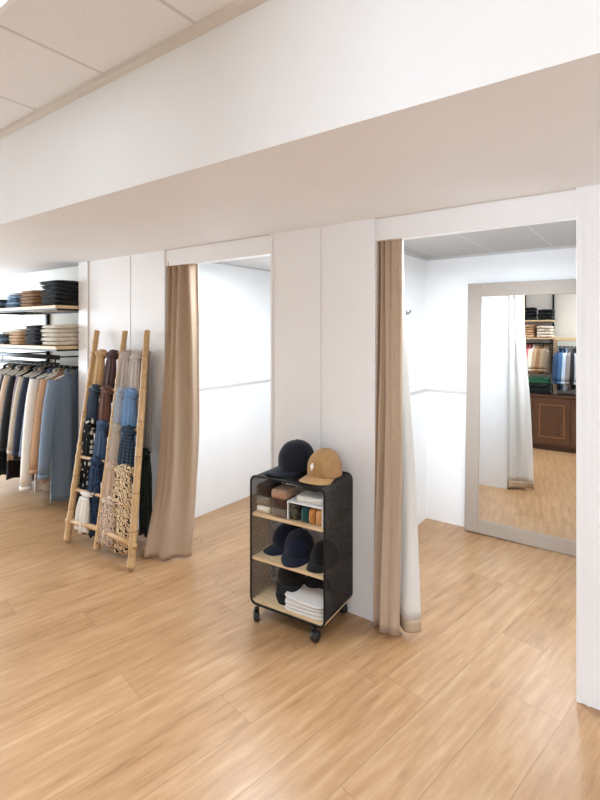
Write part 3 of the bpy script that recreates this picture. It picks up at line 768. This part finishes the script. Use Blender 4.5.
# middle shelf caps
z = SHZ[1] + .002
cap('large deep navy cap on the middle cart shelf, left side', tl(-.355, .225, z), ta + R(-20), CNV2, 5, s=1.05, squash=.95, group='caps inside the mesh cart')
cap('deep navy cap in the centre of the middle cart shelf', tl(-.252, .165, z + .014), ta + R(14), F('cap_inkblue', '#161c31'), 6, s=1.03, squash=.85, rot=(.10, 0), group='caps inside the mesh cart')
cap('black cap on the middle cart shelf against the right side', tl(-.090, .165, z), ta + R(4), CBLK, 7, s=.92, squash=.85, group='caps inside the mesh cart')
z = SHZ[2] + .002
cap('black cap at the bottom of the cart, lower of the pair', tl(-.33, .19, z), ta + R(28), CBLK, 8, group='caps inside the mesh cart', squash=.75)
cap('black cap stacked over another black cap at the cart bottom', tl(-.315, .185, z + .062), ta + R(34), F('cap_black_two', '#181818'), 9, group='caps inside the mesh cart', squash=.85, s=1.02)
cap('flat black cap at the cart bottom behind the white paper pile', tl(-.185, .245, z), ta + R(10), F('cap_black_three', '#202024'), 10, group='caps inside the mesh cart', squash=.8)

# folded white tees / papers on the bottom shelf
q = random.Random(5)
for i in range(7):
    x, y, zz = tl(-.140, .095, SHZ[2] + .001 + i * .0102)
    pos = 'lowest of the white pile' if i == 0 else 'topmost of the white pile' if i == 6 else ['second', 'third', 'fourth', 'fifth', 'sixth'][i - 1] + ' from the bottom'
    hx, hy = .126 - .004 * (i % 3), .088 - .003 * (i % 2)
    def sheet(u, v, hx=hx, hy=hy, i=i):
        a = u * 2 * math.pi; ca, sa = math.cos(a), math.sin(a)
        e = .35; X = hx * (abs(ca) ** e) * (1 if ca > 0 else -1); Y = hy * (abs(sa) ** e) * (1 if sa > 0 else -1)
        k_ = [0.001, .97, 1, .97, .001][round(v * 4)]; Z = [0, .0005, .0045, .009, .0095][round(v * 4)]
        return (X * k_, Y * k_, Z)
    o = MB().grid(sheet, 40, 4, True).build('folded_cloth', fabric('white_cotton_%d' % (i % 2), ['#e6e4e2', '#cfccca'][i % 2], .9, .03), None, False, loc=(x, y, zz), rot=(0, 0, ta + R(q.uniform(-5, 5))))
    tag(o, 'white folded cloth at the cart bottom, ' + pos, 'folded cloth', 'white folded cloths')

# top compartment: wallets, socks, tray
def bundle(label, x, y, z, w, d, h, mat, rz=0, group='small goods on the top cart shelf', name='folded_socks', cat='socks', band=None):
    p = tl(x, y, z); e = .3
    def fn(u, v):
        a = u * 2 * math.pi; ca, sa = math.cos(a), math.sin(a)
        g = (1 - abs(2 * v - 1) ** 5) ** .5
        g = max(g, .02) if v in (0, 1) else .55 + .45 * g
        return ((abs(ca) ** e) * (1 if ca > 0 else -1) * w / 2 * g, (2 * v - 1) * d / 2, h / 2 + (abs(sa) ** e) * (1 if sa > 0 else -1) * h / 2 * g)
    if band:
        t = thing(name, label, cat, p, ta + rz, group)
        MB().grid(fn, 28, 12, True).build('bundle', mat, t, True)
        MB().box(-w * .53, w * .53, -d * .14, d * .14, h * .02 + .0005, h * 1.0).build('paper_band', band, t, bevel=.002)
        return t
    o = MB().grid(fn, 28, 12, True).build(name, mat, None, True, loc=p, rot=(0, 0, ta + rz))
    return tag(o, label, cat, group)
z = SHZ[0] + .001
K = F('sock_darkbrown', '#38291f'); G2 = F('sock_olivegrey', '#8c8270'); W2 = F('sock_cream', '#e8e0d0'); T2 = F('sock_rosetan', '#b08a72'); T3 = F('sock_cocoa', '#4d372c'); T4 = F('sock_taupe', '#7c6f63')
bundle('cream sock pair at the bottom of the left pile on the cart', -.405, .09, z, .095, .15, .038, W2)
bundle('olive grey sock pair in the middle of the left pile on the cart', -.405, .09, z + .039, .095, .15, .052, G2)
bundle('dark brown sock pair on top of the left pile on the cart', -.405, .09, z + .092, .098, .15, .062, K)
bundle('taupe sock pair at the bottom of the centre pile on the cart', -.295, .075, z, .098, .14, .048, T4)
bundle('cocoa brown sock pair in the middle of the centre pile on the cart', -.295, .075, z + .049, .098, .14, .048, T3)
bundle('rose tan sock pair on top of the centre pile on the cart', -.295, .075, z + .098, .10, .14, .050, T2)
bundle('beige wrapped sock pair behind the centre pile on the cart', -.225, .20, z + .0, .075, .12, .145, F('sock_beige', '#b39d88'))
bundle('dark camouflage pouch under the small tray on the cart', -.200, .075, z, .058, .12, .088, pattern('camo_cloth', 'mottle', '#2c2a26', '#5a5a4c', 60), name='fabric_pouch', cat='pouch')
bundle('dark green sock pair under the small tray on the cart', -.135, .075, z, .042, .12, .080, F('sock_green', '#1c4a48'))
bundle('caramel orange sock pair under the small tray, leftmost of two', -.090, .075, z, .036, .12, .078, F('sock_caramel', '#bc8248'))
bundle('caramel tan sock pair at the right side under the small tray', -.047, .075, z, .036, .12, .078, F('sock_caramel_pale', '#c9965e'))
t = thing('shelf_riser', 'small white riser tray standing on the top cart shelf', 'tray', tl(-.13, .09, SHZ[0] + .001), ta)
MB().box(-.108, .112, -.075, .09, .094, .101).build('tray_top', M_TRIM, t, bevel=.001)
for x in (-.106, .106): MB().box(x - .003, x + .003, -.07, .085, 0, .094).build('side_panel', M_TRIM, t)
bundle('white folded cloth lying on the small riser tray of the cart', -.115, .09, SHZ[0] + .1025, .165, .13, .032, F('white_tray_cloth', '#ece6dc'), name='tray_cloth', cat='folded cloth')
bundle('dark grey glasses case lying at the back of the riser tray', -.16, .155, SHZ[0] + .1025 + .034, .12, .05, .03, F('case_grey', '#4a4643'), name='glasses_case', cat='case')

_before = set(bpy.data.objects)
# ------------------------------------------------------------------ furniture seen in the mirror
CY = 0.0
t = thing('walnut_counter', 'dark walnut low cabinet with inlaid panel doors seen in the mirror', 'cabinet', (0, 0, 0))
MB().box(-1.78, -.64, CY - .42, CY, .07, .775).build('body', M_CHEST, t, bevel=.003)
MB().box(-1.76, -.66, CY - .40, CY - .025, 0, .07).build('plinth', wood('dark_plinth_wood', '#38200f', '#4c2e1a', (8, 8, 1), .5, 6), t)
MB().box(-1.80, -.62, CY - .44, CY + .02, .775, .805).build('worktop', M_CHEST, t, bevel=.004)
for x0, x1 in ((-1.755, -1.475), (-1.465, -.985), (-.975, -.66)):
    d = MB().box(x0, x1, CY, CY + .018, .10, .75).build('door', M_CHEST, t, bevel=.003)
    a, b = x0 + .075, x1 - .075; y0, y1 = CY + .018, CY + .0225
    m = MB().box(a, b, y0, y1, .19, .202).box(a, b, y0, y1, .655, .667).box(a, a + .012, y0, y1, .202, .655).box(b - .012, b, y0, y1, .202, .655)
    m.build('inlay', M_GOLD, d)
    MB().box(a + .09, b - .09, y0, y0 + .012, .25, .61).build('raised_panel', M_CHEST, d, bevel=.008)
RB = -.20
t = thing('display_rack', 'black steel rack with two uprights over the walnut cabinet, seen in mirror', 'rack', (0, 0, 0))
for x in (-1.675, -1.27):
    MB().box(x - .013, x + .013, -.425, -.40, .808, 2.55).build('upright', M_BLACKM, t)
    MB().box(x - .008, x + .008, -.40, -.11, 1.60, 1.62).box(x - .008, x + .008, -.40, -.11, 1.865, 1.885).build('bracket', M_BLACKM, t)
MB().tube([(-1.72, RB, 1.555), (-1.235, RB, 1.555)], .011, 10).tube([(-1.675, RB, 1.555), (-1.675, RB, 1.61)], .006, 8).tube([(-1.27, RB, 1.555), (-1.27, RB, 1.61)], .006, 8).build('rail', M_BLACKM, t, True)
MB().box(-1.74, -1.22, -.40, -.08, 1.886, 1.906).build('upper_shelf', M_SHELFW, t)
MB().box(-1.74, -1.22, -.40, -.08, 1.621, 1.641).build('lower_shelf', M_SHELFW, t)
GR = 'folded knitwear over the walnut cabinet'
stack(-1.60, -.24, 1.906, .25, .29, [(BLK, 'black')] * 4, .054, 'knit', 'left on the mirrored upper shelf', GR, 11)
stack(-1.34, -.24, 1.906, .23, .28, [(BLK, 'black')] * 3, .058, 'knit', 'right on the mirrored upper shelf', GR, 12)
stack(-1.60, -.24, 1.641, .23, .29, [(PEACH, 'peach')] * 5, .043, 'knit', 'left on the mirrored lower shelf', GR, 13)
stack(-1.35, -.24, 1.641, .23, .29, [(CREAM, 'cream')] * 4, .050, 'knit', 'right on the mirrored lower shelf', GR, 14)
GM = 'clothes over the walnut cabinet, seen in the mirror'
for i, (lab, c, x, L) in enumerate([
        ('black top leftmost on the mirrored rail', '#1a1a1d', -1.685, .40), ('charcoal black top beside the coral tops in the mirror', '#26262b', -1.635, .40),
        ('coral red top hanging on the mirrored rail', '#b3545a', -1.575, .40), ('rose coral top beside the cream one in the mirror', '#c46a6c', -1.53, .39),
        ('cream top in the middle of the mirrored rail', '#ddd4c4', -1.475, .40), ('sand tan top on the mirrored rail', '#b59674', -1.42, .40),
        ('rust brown top on the mirrored rail', '#8f6a4c', -1.37, .40), ('khaki patterned top on the mirrored rail', '#a08a6c', -1.32, .40),
        ('taupe top rightmost on the black mirrored rail', '#857360', -1.285, .40)]):
    hanging(lab, x, RB, 1.555, L, fabric('mcloth_%d' % i, c, .85, .12), 80 + i, .17, .038, R(14), group=GM, sleeve=.28, hang=M_BLACKM)
# green folded pile on the cabinet
GRN = F('knit_green', '#3f8a6a'); GRD = F('knit_darkgreen', '#22332c')
stack(-1.47, -.17, .806, .42, .32, [(BLK, 'black'), (GRD, 'dark green'), (BLK, 'black'), (GRD, 'dark green')], .042, 'sweater', 'on the walnut cabinet', 'sweater pile on the walnut cabinet', 15)
stack(-1.42, -.15, .966, .32, .26, [(GRN, 'sea green')] * 3, .030, 'sweater', 'over dark sweaters on the cabinet', 'sweater pile on the walnut cabinet', 16)
# light wooden stand beside
t = thing('wooden_clothes_stand', 'light wood clothes stand on the walnut cabinet, seen in the mirror', 'clothes stand', (0, 0, 0))
MB().box(-1.235, -1.185, -.22, -.17, .806, 1.66).build('post', M_SHELFW, t, bevel=.004)
MB().box(-.70, -.65, -.22, -.17, .806, 1.66).build('post', M_SHELFW, t, bevel=.004)
MB().box(-1.20, -.64, -.30, -.09, 1.60, 1.655).build('top_board', M_SHELFW, t, bevel=.004)
MB().tube([(-1.19, -.195, 1.51), (-.68, -.195, 1.51)], .008, 10).build('rail', metal('chrome_rail', '#b8b8b8', .25), t, True)
for i, (lab, c, x, L) in enumerate([
        ('dark blue shirt leftmost on the wooden stand in the mirror', '#2c4566', -1.135, .58), ('mid blue shirt on the wooden stand in the mirror', '#44688f', -1.09, .56),
        ('pale blue shirt on the wooden stand in the mirror', '#b8c9de', -1.04, .58), ('grey shirt on the wooden stand in the mirror', '#8d8582', -.99, .54),
        ('black shirt on the wooden stand in the mirror', '#232328', -.94, .56), ('light grey shirt on the wooden stand in the mirror', '#b9bcc4', -.88, .58)]):
    hanging(lab, x, -.195, 1.51, L, fabric('scloth_%d' % i, c, .85, .12), 120 + i, .165, .036, R(10), group='shirts on the wooden stand', sleeve=.40, hang=M_BLACKM)

for o in bpy.data.objects:                       # the whole wall unit stands a little further left along its wall
    if o not in _before and o.parent is None: o.location.x += .03
